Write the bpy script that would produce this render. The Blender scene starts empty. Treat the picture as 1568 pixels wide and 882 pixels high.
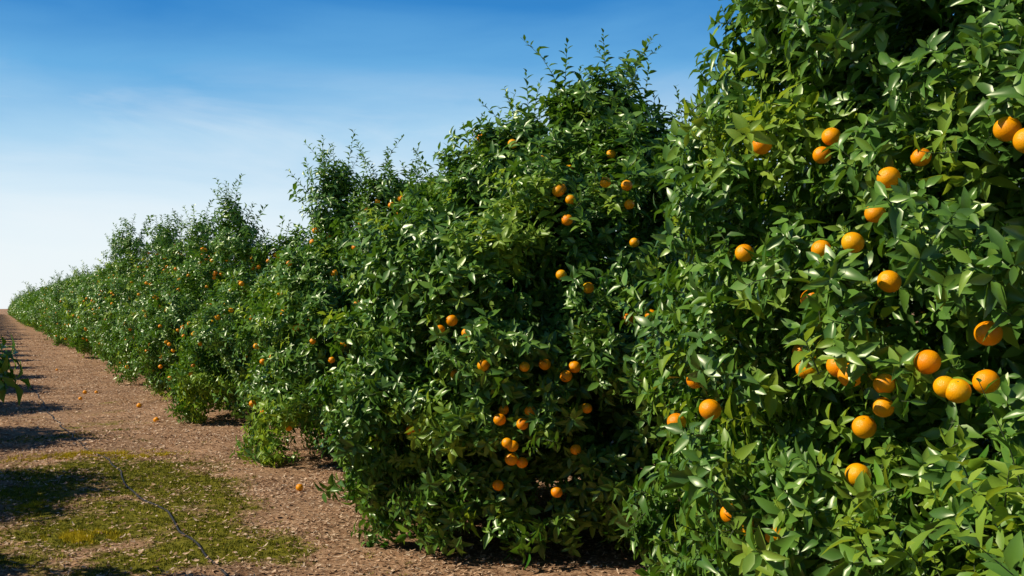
import bpy, bmesh, math, random, time, bisect
from mathutils import Vector, noise, Quaternion
random.seed(7)
scene=bpy.context.scene
rnd=random.random
def uni(a,b): return a+(b-a)*random.random()
# ---------------- materials ----------------
def mat(name):
    m=bpy.data.materials.new(name); m.use_nodes=True
    nt=m.node_tree; nt.nodes.clear(); return m,nt
def N(nt,t,**k):
    n=nt.nodes.new(t)
    for a,b in k.items(): setattr(n,a,b)
    return n
def ramp(nt,stops):
    r=N(nt,'ShaderNodeValToRGB'); e=r.color_ramp.elements
    while len(e)<len(stops): e.new(0.5)
    for i,(p,c) in enumerate(stops):
        e[i].position=p; e[i].color=(*c,1)
    return r
def leaf_mat(name,stops,tr,trcol,rough=.33,spec=.55):
    m,nt=mat(name); L=nt.links
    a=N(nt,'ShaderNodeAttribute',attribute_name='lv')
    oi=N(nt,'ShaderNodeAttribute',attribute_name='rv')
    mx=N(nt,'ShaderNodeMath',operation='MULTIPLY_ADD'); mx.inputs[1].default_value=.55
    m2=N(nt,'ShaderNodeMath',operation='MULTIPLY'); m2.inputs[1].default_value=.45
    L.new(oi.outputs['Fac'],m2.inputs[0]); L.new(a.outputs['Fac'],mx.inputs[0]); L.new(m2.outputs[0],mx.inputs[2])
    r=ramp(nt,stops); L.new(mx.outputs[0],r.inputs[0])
    g=N(nt,'ShaderNodeNewGeometry')
    mb=N(nt,'ShaderNodeMix',data_type='RGBA'); L.new(g.outputs['Backfacing'],mb.inputs[0])
    L.new(r.outputs[0],mb.inputs[6])
    mp=N(nt,'ShaderNodeMix',data_type='RGBA'); mp.inputs[0].default_value=.35
    L.new(r.outputs[0],mp.inputs[6]); mp.inputs[7].default_value=(.16,.26,.06,1); L.new(mp.outputs[2],mb.inputs[7])
    p=N(nt,'ShaderNodeBsdfPrincipled'); L.new(mb.outputs[2],p.inputs['Base Color'])
    p.inputs['Roughness'].default_value=rough; p.inputs['Specular IOR Level'].default_value=spec
    p.inputs['Specular Tint'].default_value=(1,.98,.72,1)
    t=N(nt,'ShaderNodeBsdfTranslucent'); t.inputs[0].default_value=(*trcol,1)
    ms=N(nt,'ShaderNodeMixShader'); ms.inputs[0].default_value=tr
    L.new(p.outputs[0],ms.inputs[1]); L.new(t.outputs[0],ms.inputs[2])
    o=N(nt,'ShaderNodeOutputMaterial'); L.new(ms.outputs[0],o.inputs[0])
    return m
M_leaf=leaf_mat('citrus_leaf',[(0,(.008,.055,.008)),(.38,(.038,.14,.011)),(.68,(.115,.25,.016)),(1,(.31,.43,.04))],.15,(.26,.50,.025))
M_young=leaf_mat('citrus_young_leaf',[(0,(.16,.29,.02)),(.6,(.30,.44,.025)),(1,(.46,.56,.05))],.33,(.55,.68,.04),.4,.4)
def simple(name,stops,scale,rough,bump=0.0,bscale=30,spec=.3):
    m,nt=mat(name); L=nt.links
    tc=N(nt,'ShaderNodeTexCoord'); nz=N(nt,'ShaderNodeTexNoise'); nz.inputs['Scale'].default_value=scale; nz.inputs['Detail'].default_value=6
    L.new(tc.outputs['Object'],nz.inputs[0]); r=ramp(nt,stops); L.new(nz.outputs[0],r.inputs[0])
    p=N(nt,'ShaderNodeBsdfPrincipled'); L.new(r.outputs[0],p.inputs[0]); p.inputs['Roughness'].default_value=rough; p.inputs['Specular IOR Level'].default_value=spec
    if bump:
        n2=N(nt,'ShaderNodeTexNoise'); n2.inputs['Scale'].default_value=bscale; L.new(tc.outputs['Object'],n2.inputs[0])
        b=N(nt,'ShaderNodeBump'); b.inputs[0].default_value=bump; b.inputs[1].default_value=.01; L.new(n2.outputs[0],b.inputs['Height']); L.new(b.outputs[0],p.inputs['Normal'])
    o=N(nt,'ShaderNodeOutputMaterial'); L.new(p.outputs[0],o.inputs[0]); return m
M_bark=simple('citrus_bark',[(.3,(.05,.038,.028)),(.7,(.14,.11,.085))],12,.85,.8,40)
M_twig=simple('green_twig',[(.3,(.05,.08,.025)),(.7,(.1,.12,.05))],8,.7)
M_orange=simple('orange_peel',[(.28,(.92,.21,.0005)),(.48,(1.0,.34,.001)),(.64,(1.0,.42,.002)),(.76,(.8,.52,.01))],5.5,.33,.25,420,.32)
M_calyx=simple('calyx',[(.3,(.05,.09,.02)),(.7,(.1,.13,.04))],30,.7)
M_hose=simple('hose_plastic',[(.3,(.012,.011,.010)),(.7,(.04,.034,.03))],6,.55)
def inst_ramp_mat(name,stops,rough=.85):
    m,nt=mat(name); L=nt.links
    oi=N(nt,'ShaderNodeAttribute',attribute_name='rv'); r=ramp(nt,stops); L.new(oi.outputs['Fac'],r.inputs[0])
    p=N(nt,'ShaderNodeBsdfPrincipled'); L.new(r.outputs[0],p.inputs[0]); p.inputs['Roughness'].default_value=rough; p.inputs['Specular IOR Level'].default_value=.15
    o=N(nt,'ShaderNodeOutputMaterial'); L.new(p.outputs[0],o.inputs[0]); return m
M_chip=inst_ramp_mat('wood_chip',[(0,(.13,.065,.035)),(.3,(.38,.22,.12)),(.75,(.62,.41,.25)),(1,(.72,.54,.37))])
M_moss=inst_ramp_mat('moss_blade',[(0,(.07,.085,.008)),(.6,(.2,.2,.014)),(1,(.42,.36,.025))])
M_yel=inst_ramp_mat('sun_patch_blade',[(0,(.3,.26,.015)),(.6,(.65,.5,.02)),(1,(.8,.62,.04))])  # sunlight on the moss, put into a bright yellow blade colour
# ---------------- leaf clusters ----------------
def add_leaf(V,F,A,base,d,n,L,W,val,curl,fold,lo=False):
    s=d.cross(n).normalized(); i0=len(V)
    V.append(base)
    if lo:
        m=base+d*(L*.5)-n*(curl*L*.25); o=s*(W*.5); u=n*(fold*W*.5)
        V+=[m+o+u,m,m-o+u,base+d*L-n*(curl*L)]
        F+=[(i0,i0+2,i0+1),(i0,i0+3,i0+2),(i0+1,i0+2,i0+4),(i0+2,i0+3,i0+4)]
        A+=[val]*5; return
    for t,w in ((.14,.5),(.42,1.),(.74,.66)):
        m=base+d*(L*t)-n*(curl*L*t*t); o=s*(w*W*.5); u=n*(fold*w*W*.5)
        V+= [m+o+u,m,m-o+u]
    V.append(base+d*L-n*(curl*L))
    F+=[(i0,i0+2,i0+1),(i0,i0+3,i0+2)]
    for k in (1,4): F+=[(i0+k,i0+k+1,i0+k+4,i0+k+3),(i0+k+1,i0+k+2,i0+k+5,i0+k+4)]
    F+=[(i0+7,i0+8,i0+10),(i0+8,i0+9,i0+10)]
    A+=[val]*11
def tube(V,F,A,pts,rads,seg,val=.5):
    prev=None
    for i,p in enumerate(pts):
        d=(pts[min(i+1,len(pts)-1)]-pts[max(i-1,0)]).normalized()
        a=d.orthogonal().normalized()
        if prev is not None:
            a=(prev-d*prev.dot(d)).normalized()
        prev=a; b=d.cross(a)
        for k in range(seg):
            an=2*math.pi*k/seg
            V.append(p+(a*math.cos(an)+b*math.sin(an))*rads[i]); A.append(val)
    n=len(pts); i0=len(V)-n*seg
    for i in range(n-1):
        for k in range(seg):
            F.append((i0+i*seg+k,i0+i*seg+(k+1)%seg,i0+(i+1)*seg+(k+1)%seg,i0+(i+1)*seg+k))
def mk_mesh(name,V,F,A=None,mats=(),midx=None,smooth=True):
    me=bpy.data.meshes.new(name); me.from_pydata([tuple(v) for v in V],[],F)
    if A is not None:
        at=me.attributes.new('lv','FLOAT','POINT'); at.data.foreach_set('value',A)
    for m in mats: me.materials.append(m)
    if midx: me.polygons.foreach_set('material_index',midx)
    if smooth: me.polygons.foreach_set('use_smooth',[True]*len(me.polygons))
    me.update(); return me
clusters=bpy.data.collections.new('leaf_clusters')
clusters_lo=bpy.data.collections.new('leaf_clusters_simple')
def cluster(coll,name,nl,stem,lmat,shoot=False,lo=False):
    V=[];F=[];A=[]
    bend=Vector((uni(-.2,.2),uni(-.2,.2),0))*(2.5 if shoot else 1)
    pts=[Vector((bend.x,bend.y,0))*(t*t*stem)+Vector((0,0,t*stem)) for t in (0,.33,.66,1)]
    if not lo or shoot: tube(V,F,A,pts,[.0028,.0024,.0018,.001],3)
    nf=len(F)
    ang=rnd()*6.28
    for i in range(nl):
        t=(i+.6)/nl
        base=Vector((bend.x,bend.y,0))*(t*t*stem)+Vector((0,0,t*stem)); ang+=2.4+uni(-.4,.4)
        el=uni(-.1,.6) if not shoot else uni(.3,.9)
        el+= .9*max(0,t-.6)
        d=Vector((math.cos(ang)*math.cos(el),math.sin(ang)*math.cos(el),math.sin(el)))
        n=Vector((0,0,1))-d*d.z; n.normalize()
        n=(n+d.cross(n)*uni(-.7,.7)).normalized()
        L=uni(.050,.104)*(1 if not shoot else 1.05*(1.15-t*.55))
        if i==nl-1: L*=.7
        add_leaf(V,F,A,base,d,n,L,L*uni(.36,.5),rnd(),uni(.05,.6),uni(.15,.9),lo)
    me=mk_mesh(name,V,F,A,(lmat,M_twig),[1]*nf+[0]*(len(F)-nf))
    coll.objects.link(bpy.data.objects.new(name,me))
for co_,lo,pf in ((clusters,False,'c'),(clusters_lo,True,'d')):
    for i in range(7): cluster(co_,pf+'%02d'%i,random.choice((9,10,11)) if not lo else 9,uni(.08,.13),M_leaf,False,lo)
    for i in range(7,9): cluster(co_,pf+'%02d'%i,9,.10,M_young,False,lo)
    for i in range(9,12): cluster(co_,pf+'%02d'%i,22,.42,M_leaf,True,lo)
    cluster(co_,pf+'12',18,.38,M_young,True,lo)
# ---------------- instancer ----------------
def node_group(coll,nm):
    ng=bpy.data.node_groups.new(nm,'GeometryNodeTree')
    ng.interface.new_socket('Geometry',in_out='INPUT',socket_type='NodeSocketGeometry')
    ng.interface.new_socket('Geometry',in_out='OUTPUT',socket_type='NodeSocketGeometry')
    L=ng.links
    gi=ng.nodes.new('NodeGroupInput'); go=ng.nodes.new('NodeGroupOutput')
    iop=ng.nodes.new('GeometryNodeInstanceOnPoints')
    ci=ng.nodes.new('GeometryNodeCollectionInfo'); ci.inputs['Collection'].default_value=coll
    ci.inputs['Separate Children'].default_value=True; ci.inputs['Reset Children'].default_value=True
    def na(n,t):
        x=ng.nodes.new('GeometryNodeInputNamedAttribute'); x.data_type=t; x.inputs['Name'].default_value=n; return x
    r=na('rot','FLOAT_VECTOR'); s=na('scl','FLOAT'); ix=na('idx','INT')
    e=ng.nodes.new('FunctionNodeEulerToRotation')
    L.new(r.outputs['Attribute'],e.inputs[0])
    iop.inputs['Pick Instance'].default_value=True
    L.new(gi.outputs[0],iop.inputs['Points']); L.new(ci.outputs[0],iop.inputs['Instance'])
    L.new(ix.outputs['Attribute'],iop.inputs['Instance Index']); L.new(e.outputs[0],iop.inputs['Rotation'])
    L.new(s.outputs['Attribute'],iop.inputs['Scale'])
    rvn=ng.nodes.new('FunctionNodeRandomValue'); rvn.data_type='FLOAT'
    st=ng.nodes.new('GeometryNodeStoreNamedAttribute'); st.data_type='FLOAT'; st.domain='INSTANCE'; st.inputs['Name'].default_value='rv'
    L.new(iop.outputs[0],st.inputs['Geometry']); L.new([o for o in rvn.outputs if o.type=='VALUE' and o.enabled][0],[i for i in st.inputs if i.name=='Value' and i.enabled][0])
    rl=ng.nodes.new('GeometryNodeRealizeInstances'); L.new(st.outputs[0],rl.inputs[0]); L.new(rl.outputs[0],go.inputs[0])
    return ng
NG_leaf=node_group(clusters,'scatter_leaf_clusters')
NG_lo=node_group(clusters_lo,'scatter_leaf_clusters_simple')
def instancer(name,P,R,S,I,ng,parent=None):
    me=bpy.data.meshes.new(name); me.from_pydata(P,[],[])
    a=me.attributes.new('rot','FLOAT_VECTOR','POINT'); a.data.foreach_set('vector',[c for r in R for c in r])
    a=me.attributes.new('scl','FLOAT','POINT'); a.data.foreach_set('value',S)
    a=me.attributes.new('idx','INT','POINT'); a.data.foreach_set('value',I)
    ob=bpy.data.objects.new(name,me); scene.collection.objects.link(ob)
    md=ob.modifiers.new('scatter','NODES'); md.node_group=ng
    if parent: ob.parent=parent
    return ob
# ---------------- crown ----------------
PROF=[(0.02,1.0),(.18,.985),(.35,.93),(.52,.86),(.65,.78),(.76,.69),(.86,.6),(.94,.49),(1.0,.3),(.98,.15),(.88,.03)]
def prof_at(h,box):
    h=max(.035,min(.999,h))
    for i in range(len(PROF)-1):
        r1,h1=PROF[i]; r2,h2=PROF[i+1]
        if h2<=h<=h1: return (r1+(r2-r1)*(h1-h)/(h1-h2))**box
    return .9
def lump(p,seed):
    q=Vector((p.x+seed*13.1,p.y,p.z))
    return .14*noise.noise(q*1.0)+.28*noise.noise(q*2.0)+.20*noise.noise(q*4.2)
class Crown:
    def __init__(s,x,y,R,H,box,seed,yf=.8): s.c=Vector((x,y,0)); s.R=R; s.H=H; s.box=box; s.seed=seed; s.yf=yf
    def surf(s,th,h):
        r=prof_at(h,s.box)*s.R; d=.01
        dr=(prof_at(h+d,s.box)-prof_at(h-d,s.box))*s.R/(2*d*s.H)
        n=Vector((math.cos(th),math.sin(th),-dr)).normalized() if h<.985 else Vector((math.cos(th)*.3,math.sin(th)*.3,1)).normalized()
        p=s.c+Vector((math.cos(th)*r,math.sin(th)*r*s.yf,h*s.H))
        return p+n*lump(p,s.seed),n
TAB={}
def samp_h(box,H,R):
    k=(round(box,2),round(H,1))
    if k not in TAB:
        cum=[];t=0
        for i in range(100):
            h=.035+.963*(i+.5)/100; a=prof_at(h,box)*R; b=prof_at(h+.0096,box)*R
            ds=math.hypot(b-a,.0096*H); t+=ds*max(a,.02); cum.append(t)
        TAB[k]=[c/t for c in cum]
    i=bisect.bisect(TAB[k],rnd()); return .035+.963*(i+rnd())/100
def euler(d,roll):
    q=d.to_track_quat('Z','Y')@Quaternion((0,0,1),roll); e=q.to_euler(); return (e.x,e.y,e.z)
def rv(k): return Vector((random.gauss(0,k),random.gauss(0,k),random.gauss(0,k)))
def crown_points(cr,n,sc,lobes=(),shoots=14,fruits=(),young=.03,yspots=(),sprays=(),full=False):
    P=[];R=[];S=[];I=[]
    grid={}
    clr=.05 if full else .062
    for f in fruits:
        k0=(int(f.x//.4),int(f.y//.4),int(f.z//.4))
        for a in (-1,0,1):
            for b in (-1,0,1):
                for c in (-1,0,1): grid.setdefault((k0[0]+a,k0[1]+b,k0[2]+c),[]).append(f)
    def add(p,d,s,i):
        if p.z<.03: return
        m=p+d*.08*s
        for f in grid.get((int(m.x//.4),int(m.y//.4),int(m.z//.4)),()):
            v=m-f; out=Vector((f.x-cr.c.x,f.y-cr.c.y,0)).normalized(); a=v.dot(out)
            if a>-.01 and (v-out*a).length<clr+.02*s and a<.4: return
        P.append(tuple(p)); R.append(euler(d,rnd()*6.28)); S.append(s); I.append(i)
    off=Vector((cr.seed*3.7,5.2,1.1))
    for k in range(n):
        h=samp_h(cr.box,cr.H,cr.R); th=rnd()*6.2832
        if not full and math.cos(th)>.35 and cr.c.x>0 and rnd()<.55: continue
        p,nr=cr.surf(th,h)
        u=rnd()
        dep=random.expovariate(1/.10) if u<.8 else uni(0,.7)
        if rnd()<.10: dep=-uni(0,.12)
        vn=noise.noise(p*2.8+off)
        if vn<-.10: dep=max(dep,0)+.14+min(.4,(-.10-vn)*1.7)
        p=p-nr*dep
        d=(nr+Vector((0,0,.3))+rv(.55)).normalized()
        yn=noise.noise(p*1.7+Vector((31,cr.seed,0)))
        isy=rnd()<young*(1+8*max(0,yn-.2)) or any((p-q).length<rr and rnd()<.6 for q,rr in yspots)
        add(p,d,sc*uni(.72,1.15),random.choice((7,8)) if isy else random.randrange(7))
    for (c,r,m,*yy) in lobes:
        for k in range(m):
            v=rv(1).normalized(); q=c+v*(r*uni(.3,1.0)*(1+.9*noise.noise(c+v*1.8)))
            add(q,(v+Vector((0,0,.5))+rv(.4)).normalized(),sc*uni(.75,1.1),random.choice((7,8)) if yy and rnd()<yy[0] else random.randrange(7))
        if c.x<0: continue
        for k in range(6):
            v=Vector((uni(-1,1),uni(-1,1),uni(.5,1.3))).normalized()
            add(c+v*r*.7,(v+Vector((0,0,1))+rv(.2)).normalized(),sc*uni(.6,1.1),random.choice((9,10,11)))
    for k in range(shoots):
        th=rnd()*6.28; h=uni(.7,.97) if rnd()<.75 else uni(.2,.8)
        p,nr=cr.surf(th,h)
        if cr.c.x<0 and nr.x>.3: continue
        d=(nr*.6+Vector((0,0,1.0))+rv(.25)).normalized()
        s=sc*uni(.7,1.2)
        for j in range(random.choice((1,1,2,3))):
            add(p-d*.10+rv(.04),(d+rv(.22)).normalized(),s*uni(.7,1.05),random.choice((9,10,11,9,10,12)))
    for (p,d,s) in sprays: add(p,Vector(d).normalized(),s,random.choice((9,10,11)))
    return P,R,S,I
def trunk_mesh(cr,seed):
    random.seed(seed); V=[];F=[];A=[]
    c=cr.c
    def limb(p,d,L,r,lev):
        pts=[p];rads=[r];q=p.copy();dd=d.copy()
        for k in range(5):
            dd=(dd+Vector((uni(-.25,.25),uni(-.25,.25),uni(-.05,.2)))).normalized(); q=q+dd*(L/5); pts.append(q.copy()); rads.append(r*(1-.13*(k+1)))
        tube(V,F,A,pts,rads,7 if lev<2 else 5)
        if lev<3:
            for j in range((5,4,3)[lev]):
                i=random.choice((3,4,5)) if lev else 5
                a=rnd()*6.28 if lev else j*1.257+uni(-.3,.3)
                nd=(Vector((math.cos(a),math.sin(a),uni(.3,1.2)))+dd*.5).normalized()
                limb(pts[i],nd,(.95,.7,.42)[lev]*cr.R/2.3,rads[i]*.62,lev+1)
    limb(c+Vector((0,0,-.03)),Vector((0,0,1)),.65,.085,0)
    return mk_mesh('orange_tree_wood',V,F,None,(M_bark,))
def orange_verts(sub):
    bm=bmesh.new(); bmesh.ops.create_icosphere(bm,subdivisions=sub,radius=1)
    V=[v.co.copy() for v in bm.verts]; F=[[v.index for v in f.verts] for f in bm.faces]; bm.free()
    for v in V:
        d=math.hypot(v.x,v.y)
        v.z*=.94
        if d<.25: v.z-=math.copysign((.25-d)*.25,v.z)
    return V,F
OV3=orange_verts(4); OV2=orange_verts(2)
def oranges_mesh(name,cen,hi=True,r0=.0365):
    V=[];F=[];mi=[]
    OV,OF=OV3 if hi else OV2
    for c in cen:
        r=r0*uni(.85,1.12); q=Vector((uni(-.5,.5),uni(-.5,.5),1)).normalized().to_track_quat('Z','Y')
        i0=len(V)
        for v in OV: V.append(c+q@(v*r))
        for f in OF: F.append([i0+k for k in f]); mi.append(0)
        i1=len(V); V.append(c+q@Vector((0,0,r*.9)))
        for k in range(10):
            rr=r*(.16 if k%2 else .08); V.append(c+q@Vector((math.cos(k*.628)*rr,math.sin(k*.628)*rr,r*.885)))
        for k in range(10): F.append([i1,i1+1+k,i1+1+(k+1)%10]); mi.append(1)
    return mk_mesh(name,V,F,None,(M_orange,M_calyx),mi)
# row runs along +Y
CAMZ=1.6
YAW=math.radians(27.2); PITCH=math.radians(1.17)
Rv=Vector((math.cos(YAW),-math.sin(YAW),0))
ROWX=4.0
trees=[ # y,R,H,box,yf
 (2.5,1.84,4.4,1.2,.82),(6.5,1.87,3.1,1.2,.76),(10.5,1.72,2.95,1.25,.72),(14.5,1.74,2.65,1.3,.68),(18.5,1.74,2.85,1.3,.70),(22.5,1.77,3.1,1.25,.70),(26.5,1.77,3.35,1.25,.70),(30.5,1.77,3.3,1.15,.70)]
cr=[Crown(ROWX,y,R,H,b,i+1,yf) for i,(y,R,H,b,yf) in enumerate(trees)]
def spot(i,s,z): return cr[i].c+Rv*s+Vector((0,0,z))
lob={0:[(Vector((2.08,1.45,.75)),.36,260,.75),(Vector((2.80,2.95,2.72)),.26,130),(Vector((2.95,2.9,3.05)),.26,110)],
 1:[(spot(1,.14,3.02),.36,260),(spot(1,.62,2.65),.3,180),(spot(1,-.5,2.7),.28,130)],
 2:[(spot(2,-.75,2.62),.38,190),(spot(2,-.72,2.98),.22,80),(spot(2,-.15,2.85),.3,120),(spot(2,.3,2.8),.25,80)],
 3:[(spot(3,-1.0,2.55),.34,130),(spot(3,-1.1,2.95),.2,45)],
 5:[(spot(5,-.9,3.1),.38,110)],6:[(spot(6,-1.2,3.25),.42,120)],7:[(spot(7,-1.0,3.2),.4,90)],4:[(spot(4,-.8,2.9),.35,90)]}
spr={1:[(spot(1,-.2,2.85),(0,0,1),1.1),(spot(1,-.19,3.1),(.05,.0,1),1.2),(spot(1,-.23,3.22),(-.05,.0,1),1.2),(spot(1,-.17,2.95),(.1,.1,1),1.2),(spot(1,-.38,2.8),(-.2,.1,1),1.1),(spot(1,-.35,2.75),(-.35,.1,1),1.1),(spot(1,-.40,2.9),(-.25,.0,1),1.0),(spot(1,-.12,3.0),(.12,0,1),1.1),(spot(1,.4,3.1),(.25,-.1,1),1.1),
        (spot(1,-.6,2.8),(-.3,.1,1),1.1),(spot(1,-.95,2.45),(-.5,.1,1),1),(spot(1,-1.15,2.2),(-.4,.1,1),1),(spot(1,.85,2.6),(.6,-.3,1),1)],
     2:[(spot(2,-.95,2.8),(-.7,.3,.8),1.1),(spot(2,-.9,2.85),(-.6,.2,.9),1.1),(spot(2,-.8,2.95),(-.2,0,1),1),(spot(2,.45,2.85),(.1,0,1),1.2),(spot(2,.1,2.85),(0,0,1),1)],
     3:[(spot(3,-1.12,2.9),(-.2,0,1),1.2),(spot(3,-1.08,2.9),(.1,0,1),1.1)]}
FR={0:[(179,226),(174,218),(179,218),(204,210),(206,204),(192,201),(191,190),(190,180),(187,178),(175,179),(194,168),(184,164),(179,151),(177,149),(179,143),(182,144),(190,143),(192,140),(195,138),(195,132),(192,125),(172,125),(198,145),(203,153),(203,140),(201,137),(190,109),(173,89),(177,87),(182,88),(194,209),(200,138)],
 1:[(231,178),(224,123),(228,126),(233,118),(216,123),(235,124),(225,98),(238,99),(219,99),(219,92),(221,79),(222,77),(221,67),(223,64),(217,45),(224,90),(231,49),(206,144),(228,235),(217,255),(228,225),(232,220),(238,170),(252,220),(250,225),(243,228),(208,150),(196,80),(198,82),(207,120)],
 2:[(194,272),(198,280),(249,280),(235,268),(243,250),(246,255),(257,227),(260,220),(250,205),(227,186),(228,164),(225,125)]}
YS={0:[(cr[0].surf(math.radians(168),.53)[0],.3),(cr[0].surf(math.radians(195),.28)[0],.3)],1:[(cr[1].surf(math.radians(222),.68)[0],.40),(cr[1].surf(math.radians(205),.25)[0],.3)],2:[(cr[2].surf(math.radians(205),.12)[0],.4)],3:[(cr[3].surf(math.radians(205),.15)[0],.4)]}
def build_tree(c,n,sc,lobes,shoots,nfruit,hi,seed,fr=None,ys=(),sprays=(),lod=False,full=False):
    w=bpy.data.objects.new('orange_tree',trunk_mesh(c,seed)); scene.collection.objects.link(w)
    random.seed(seed*77+5)
    fruits=[]
    for a,z in (fr or ()):
        th=math.radians(a)
        th=math.atan2(math.sin(th)/c.yf,math.cos(th))
        p,nr=c.surf(th,z/100/c.H); fruits.append(p+nr*((-.015 if full else .02)-max(0,lump(p,c.seed))*.3))
    for k in range(nfruit):
        th=rnd()*6.28
        if seed==100 and 165<math.degrees(th)<262: continue
        p,nr=c.surf(th,uni(.12,.93)); fruits.append(p+nr*uni(-.06,.03))
    o=bpy.data.objects.new('oranges',oranges_mesh('oranges',fruits,hi,.035 if full else .0365)); scene.collection.objects.link(o); o.parent=w
    P,R,S,I=crown_points(c,n,sc,lobes,shoots,fruits,.045,ys,sprays,full)
    instancer('foliage',P,R,S,I,NG_lo if lod else NG_leaf,w)
NC=[18000,13000,9500,7200,5700,4800,4200,4000]
for i,c in enumerate(cr):
    build_tree(c,NC[i],(.95,1.1,1.15,1.2,1.25,1.3,1.35,1.4)[i],lob.get(i,()),(16,34,32,30,28,28,24,24)[i],(70,60,80,140,140,140,130,130)[i],i<3,100+i,FR.get(i),YS.get(i,()),spr.get(i,()),i>1,i==0)
y=34.5;i=0
while y<90:
    build_tree(Crown(ROWX+uni(-.1,.1),y,uni(1.65,1.8),uni(3.0,3.5),uni(1,1.25),20+i,.72),2000,1.9,(),12,60,False,300+i,lod=True); y+=4;i+=1
LL={3:[(Vector((-.17,6.2,1.26)),.16,28),(Vector((-.5,6.4,1.25)),.3,60),(Vector((-.8,6.5,1.2)),.3,60)]}
y=-5.5;i=0
while y<60:
    build_tree(Crown(-2.75,y,1.75,2.95,1.1,50+i,.9),3000 if y<30 else 1500,1.6 if y<30 else 2.1,LL.get(i,()),14,20,False,500+i,lod=True); y+=4;i+=1
def distant(name,x,y0,y1,n,sc):
    PP=[];RR=[];SS=[];II=[]
    y=y0
    while y<y1:
        c=Crown(x,y,uni(1.75,2.0),uni(2.8,3.5),uni(.8,1.1),uni(0,90),.85)
        P,R,S,I=crown_points(c,n,sc,(),5); PP+=P;RR+=R;SS+=S;II+=I; y+=4
    instancer(name,PP,RR,SS,II,NG_lo)
distant('distant_orange_trees',ROWX,90.5,300,330,4)
distant('distant_orange_trees',-2.75,58.5,300,280,4)
distant('distant_orange_trees',10.8,-2,120,600,3)
# ---------------- ground ----------------
def lin(a,b,s):
    o=[];x=a
    while x<b-1e-6: o.append(x); x+=s
    return o
xs=[-1500,-600,-200,-80,-40,-20,-12,-8,-6]+lin(-4,-.5,.25)+lin(-.5,5,.07)+lin(5,8,.4)+[8,10,14,20,40,80,200,600,1500]
ys=[-1500,-400,-100,-40,-20,-10,-6,-3,-1]+lin(0,4,.2)+lin(4,16,.07)+lin(16,32,.15)+lin(32,60,.5)+lin(60,120,3)+[120,140,170,220,300,500,900,1600,3000]
def sm(a,b,x):
    t=max(0,min(1,(x-a)/(b-a))); return t*t*(3-2*t)
def gz(x,y):
    if abs(x)>30 or y>130 or y<-20: return 0
    q=Vector((x,y,0))
    return .035*noise.noise(q*.55)+.02*noise.noise(q*1.7)+.012*noise.noise(q*4.5)+.006*noise.noise(q*11)
def moss(x,y):
    q=Vector((x,y,3))
    m=sm(-.5,.3,x)*(1-sm(1.6,2.3,x))*sm(5.5,7.0,y)*(1-sm(10.8,12.4,y))
    m2=.45*sm(-.5,.3,x)*(1-sm(1.4,2.2,x))*sm(12,14,y)*(1-sm(17,20,y))
    v=max(m,m2)*.95+.6*noise.noise(q*1.3)+.55*noise.noise(q*3.3)-.2
    return max(0,min(1,v)) if max(m,m2)>0 else 0
V=[];A=[]
for yy in ys:
    for xx in xs:
        V.append((xx,yy,gz(xx,yy))); A.append(moss(xx,yy))
nx=len(xs);F=[(j*nx+i,j*nx+i+1,(j+1)*nx+i+1,(j+1)*nx+i) for j in range(len(ys)-1) for i in range(nx-1)]
m,nt=mat('orchard_soil'); L=nt.links
tc=N(nt,'ShaderNodeTexCoord')
def nz(s,d=8,r=.6):
    n=N(nt,'ShaderNodeTexNoise'); n.inputs['Scale'].default_value=s; n.inputs['Detail'].default_value=d; n.inputs['Roughness'].default_value=r; L.new(tc.outputs['Object'],n.inputs[0]); return n
n1=nz(1.2);n2=nz(28,6,.7);n3=nz(9,8,.7)
r1=ramp(nt,[(.28,(.14,.075,.042)),(.45,(.33,.195,.11)),(.6,(.52,.35,.215)),(.78,(.64,.48,.33))]); L.new(n2.outputs[0],r1.inputs[0])
r2=ramp(nt,[(.3,(.62,.56,.5)),(.7,(1.22,1.12,1.02))]); L.new(n1.outputs[0],r2.inputs[0])
mm=N(nt,'ShaderNodeMix',data_type='RGBA',blend_type='MULTIPLY'); mm.inputs[0].default_value=1; L.new(r1.outputs[0],mm.inputs[6]); L.new(r2.outputs[0],mm.inputs[7])
r3=ramp(nt,[(.3,(.08,.075,.008)),(.55,(.19,.17,.014)),(.75,(.36,.28,.03))]); L.new(n2.outputs[0],r3.inputs[0])
at=N(nt,'ShaderNodeAttribute',attribute_name='lv')
ma=N(nt,'ShaderNodeMath',operation='ADD'); L.new(at.outputs['Fac'],ma.inputs[0]); 
mb=N(nt,'ShaderNodeMath',operation='MULTIPLY_ADD'); L.new(n3.outputs[0],mb.inputs[0]); mb.inputs[1].default_value=1.6; mb.inputs[2].default_value=-.95; L.new(mb.outputs[0],ma.inputs[1])
rr=ramp(nt,[(.2,(0,0,0)),(.6,(1,1,1))]); L.new(ma.outputs[0],rr.inputs[0])
mx=N(nt,'ShaderNodeMix',data_type='RGBA'); L.new(rr.outputs[0],mx.inputs[0]); L.new(mm.outputs[2],mx.inputs[6]); L.new(r3.outputs[0],mx.inputs[7])
p=N(nt,'ShaderNodeBsdfPrincipled'); L.new(mx.outputs[2],p.inputs[0]); p.inputs['Roughness'].default_value=.95; p.inputs['Specular IOR Level'].default_value=.1
b=N(nt,'ShaderNodeBump'); b.inputs[0].default_value=.9; b.inputs[1].default_value=.025; L.new(n2.outputs[0],b.inputs['Height']); L.new(b.outputs[0],p.inputs['Normal'])
o=N(nt,'ShaderNodeOutputMaterial'); L.new(p.outputs[0],o.inputs[0])
g=bpy.data.objects.new('ground',mk_mesh('ground',V,F,A,(m,))); scene.collection.objects.link(g)
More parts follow.
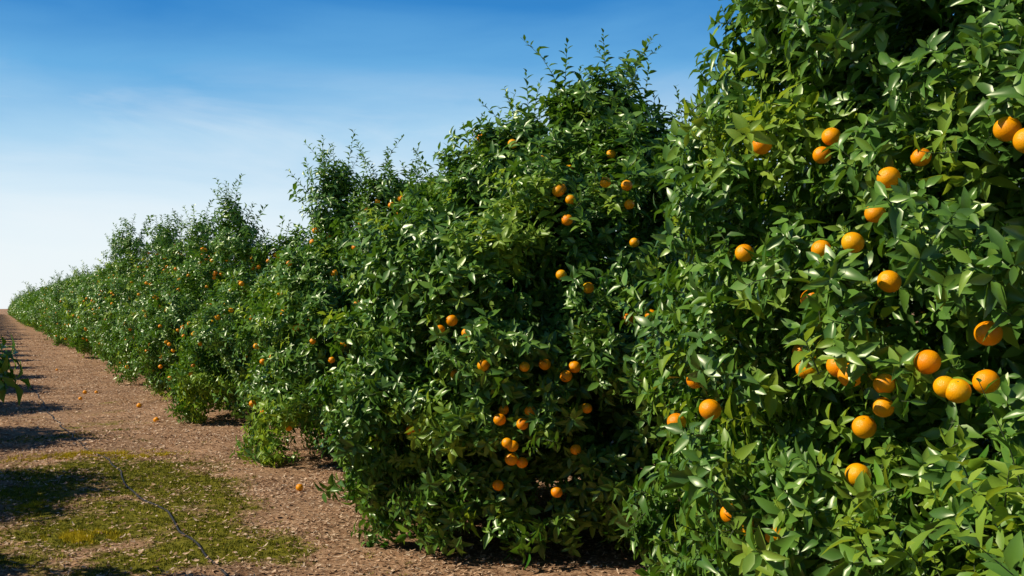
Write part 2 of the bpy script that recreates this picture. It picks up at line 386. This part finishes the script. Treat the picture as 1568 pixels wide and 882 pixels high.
# ------------- litter -------------
chips=bpy.data.collections.new('chip_shapes')
for k in range(6):
    V=[];F=[]
    Lc=uni(.025,.06); W=uni(.005,.011) if k<4 else uni(.017,.024)
    n=4
    for j in range(n+1):
        t=j/n; w=W*(.5+math.sin(t*3.1)*.6)*uni(.8,1.2)
        z=.004+.25*Lc*(t-.5)**2*(1 if k%2 else 2.5)
        V+=[(Lc*(t-.5),-w/2,z+uni(0,.003)),(Lc*(t-.5),w/2,z+uni(0,.003))]
    for j in range(n): F.append((j*2,j*2+2,j*2+3,j*2+1))
    chips.objects.link(bpy.data.objects.new('chip%d'%k,mk_mesh('chip%d'%k,[Vector(v) for v in V],F,None,(M_chip,),None,False)))
NG_chip=node_group(chips,'scatter_chips')
P=[];R=[];S=[];I=[]
random.seed(3)
def scat(n,x0,x1,y0,y1,s0,s1):
    for k in range(n):
        x=uni(x0,x1);y=uni(y0,y1)
        if rnd()<moss(x,y)*.85: continue
        if noise.noise(Vector((x*1.3,y*1.3,9)))+uni(-.5,.9)<0: continue
        P.append((x,y,gz(x,y)+uni(0,.012))); R.append((uni(-.35,.35),uni(-.35,.35),rnd()*6.28)); S.append(uni(s0,s1)); I.append(random.randrange(6))
scat(56000,-.6,5,3.5,13,.6,1.3); scat(26000,-.4,4,13,30,.9,1.6); scat(9000,-.4,4,30,70,1.5,2.6)
instancer('wood_chip_mulch',P,R,S,I,NG_chip)
def tuft_set(nm,mt,hmax):
    cc=bpy.data.collections.new(nm+'_shapes')
    for k in range(3):
        V=[];F=[]
        for j in range(9):
            a=rnd()*6.28;r=uni(0,.02);h=uni(.35,1)*hmax;x=math.cos(a)*r;yv=math.sin(a)*r;a2=rnd()*6.28;w=.0022
            i0=len(V);V+=[Vector((x-w*math.cos(a2),yv-w*math.sin(a2),0)),Vector((x+w*math.cos(a2),yv+w*math.sin(a2),0)),Vector((x+uni(-.01,.01),yv+uni(-.01,.01),h))];F.append((i0,i0+1,i0+2))
        cc.objects.link(bpy.data.objects.new('%s%d'%(nm[0],k),mk_mesh('%s%d'%(nm[0],k),V,F,None,(mt,))))
    return node_group(cc,'scatter_'+nm)
NG_m=tuft_set('moss',M_moss,.018); NG_y=tuft_set('yellow_grass',M_yel,.035)
P=[];R=[];S=[];I=[]
for k in range(28000):
    x=uni(-.5,2.6);y=uni(4.5,14)
    if rnd()>moss(x,y)*1.1: continue
    P.append((x,y,gz(x,y)));R.append((0,0,rnd()*6.28));S.append(uni(.7,1.5));I.append(random.randrange(3))
instancer('moss',P,R,S,I,NG_m)
P=[];R=[];S=[];I=[]
for (cx,cy,rx,ry,n) in [(.52,7.6,.18,.14,700),(.75,11.9,.55,.16,1500),(1.35,11.5,.3,.12,500),(.25,8.9,.12,.1,90)]:  # sun patches on the moss, painted in with yellow blades
    for k in range(n):
        x=cx+random.gauss(0,rx*.6); y=cy+random.gauss(0,ry*.6)
        if noise.noise(Vector((x*7,y*7,2)))<-.1: continue
        P.append((x,y,gz(x,y)));R.append((0,0,rnd()*6.28));S.append(uni(.6,1.3));I.append(random.randrange(3))
instancer('yellow_grass',P,R,S,I,NG_y)
hp=[(1.15,-3),(1.2,0),(1.3,3),(1.2,6.1),(1.18,7.26),(1.16,8.0),(1.02,9.4),(1.06,11.2),(.91,12.1),(.8,14),(.71,15.9),(.63,20.2),(.5,24),(.44,29.2),(.5,45),(.45,80)]
pts=[]
for a in range(len(hp)-1):
    p0=Vector(hp[max(a-1,0)]);p1=Vector(hp[a]);p2=Vector(hp[a+1]);p3=Vector(hp[min(a+2,len(hp)-1)])
    ns=max(3,int((p2-p1).length/.15))
    for k in range(ns):
        t=k/ns; q=.5*((2*p1)+(p2-p0)*t+(2*p0-5*p1+4*p2-p3)*t*t+(3*p1-p0-3*p2+p3)*t**3)
        q.x+=.07*noise.noise(Vector((q.y*1.4,0,0)))
        pts.append(Vector((q.x,q.y,gz(q.x,q.y)+.006)))
V=[];F=[];A=[];tube(V,F,A,pts,[.009]*len(pts),8)
h=bpy.data.objects.new('drip_irrigation_hose',mk_mesh('hose',V,F,None,(M_hose,)));scene.collection.objects.link(h)
for (x,y) in [(1.25,18.8),(1.97,14.8),(1.6,20.0),(1.42,20.2),(2.35,8.65),(1.3,27.9),(2.0,17.0)]:
    o=bpy.data.objects.new('fallen_orange',oranges_mesh('fallen_orange',[Vector((0,0,0))],True)); o.location=(x,y,gz(x,y)+.034); scene.collection.objects.link(o)
# ---------------- light / sky ----------------
EL=math.radians(42); az=math.radians(-72)
Sd=Vector((math.sin(az)*math.cos(EL),math.cos(az)*math.cos(EL),math.sin(EL)))
sl=bpy.data.lights.new('sun','SUN'); sl.energy=5.0; sl.angle=math.radians(.5); sl.color=(1,.95,.82)
so=bpy.data.objects.new('sun',sl); so.rotation_mode='QUATERNION'; so.rotation_quaternion=Sd.to_track_quat('Z','Y'); scene.collection.objects.link(so)
w=bpy.data.worlds.new('World'); scene.world=w; w.use_nodes=True; nt=w.node_tree; nt.nodes.clear(); L=nt.links
sky=N(nt,'ShaderNodeTexSky',sky_type='NISHITA'); sky.sun_disc=False; sky.sun_elevation=EL; sky.sun_rotation=az%(2*math.pi); sky.air_density=1.0; sky.dust_density=.6; sky.ozone_density=2.0
tc=N(nt,'ShaderNodeTexCoord'); sp=N(nt,'ShaderNodeSeparateXYZ'); L.new(tc.outputs['Generated'],sp.inputs[0])
mp=N(nt,'ShaderNodeMapping'); mp.inputs['Scale'].default_value=(1.6,1.6,7); mp.inputs['Rotation'].default_value=(.12,-.1,0); L.new(tc.outputs['Generated'],mp.inputs[0])
cn=N(nt,'ShaderNodeTexNoise'); cn.inputs['Scale'].default_value=1.8; cn.inputs['Detail'].default_value=7; cn.inputs['Roughness'].default_value=.5; cn.inputs['Distortion'].default_value=.4; L.new(mp.outputs[0],cn.inputs[0])
e1=N(nt,'ShaderNodeMath',operation='MULTIPLY_ADD'); L.new(cn.outputs[0],e1.inputs[0]); e1.inputs[1].default_value=-.11; L.new(sp.outputs[2],e1.inputs[2])
e2=N(nt,'ShaderNodeMath',operation='ADD'); L.new(e1.outputs[0],e2.inputs[0]); e2.inputs[1].default_value=.055
cr_=ramp(nt,[(0,(.92,.96,.98)),(.05,(.85,.93,.97)),(.10,(.70,.85,.95)),(.165,(.40,.66,.88)),(.23,(.13,.42,.76)),(.30,(.024,.23,.60)),(.42,(.008,.08,.30)),(1,(.004,.035,.16))])
L.new(e2.outputs[0],cr_.inputs[0])
mp2=N(nt,'ShaderNodeMapping'); mp2.inputs['Scale'].default_value=(2.2,2.2,11); mp2.inputs['Rotation'].default_value=(.2,-.12,.3); mp2.inputs['Location'].default_value=(1.3,4.7,.9); L.new(tc.outputs['Generated'],mp2.inputs[0])
c2=N(nt,'ShaderNodeTexNoise'); c2.inputs['Scale'].default_value=1.3; c2.inputs['Detail'].default_value=8; c2.inputs['Roughness'].default_value=.55; c2.inputs['Distortion'].default_value=.8; L.new(mp2.outputs[0],c2.inputs[0])
cw=ramp(nt,[(.46,(0,0,0)),(.70,(.42,.42,.42))]); L.new(c2.outputs[0],cw.inputs[0])
el=ramp(nt,[(.0,(1,1,1)),(.17,(1,1,1)),(.24,(0,0,0))]); L.new(sp.outputs[2],el.inputs[0])
ml=N(nt,'ShaderNodeMath',operation='MULTIPLY'); L.new(cw.outputs[0],ml.inputs[0]); L.new(el.outputs[0],ml.inputs[1])
mc=N(nt,'ShaderNodeMix',data_type='RGBA'); L.new(ml.outputs[0],mc.inputs[0]); L.new(cr_.outputs[0],mc.inputs[6]); mc.inputs[7].default_value=(.88,.93,.96,1)
sc_=N(nt,'ShaderNodeVectorMath',operation='SCALE'); sc_.inputs['Scale'].default_value=8.5; L.new(mc.outputs[2],sc_.inputs[0])
mx=N(nt,'ShaderNodeMix',data_type='RGBA'); mx.inputs[0].default_value=.92; L.new(sky.outputs[0],mx.inputs[6]); L.new(sc_.outputs[0],mx.inputs[7])
bg=N(nt,'ShaderNodeBackground'); bg.inputs[1].default_value=.12
o=N(nt,'ShaderNodeOutputWorld'); L.new(mx.outputs[2],bg.inputs[0]); L.new(bg.outputs[0],o.inputs[0])
# ---------------- camera ----------------
cd=bpy.data.cameras.new('camera'); cd.lens=35; cd.sensor_width=36; cd.clip_end=5000
co=bpy.data.objects.new('camera',cd); co.location=(0,0,CAMZ); co.rotation_euler=(math.pi/2+PITCH,0,-YAW); scene.collection.objects.link(co); scene.camera=co
scene.view_settings.view_transform='Standard'; scene.view_settings.look='None'; scene.view_settings.exposure=0
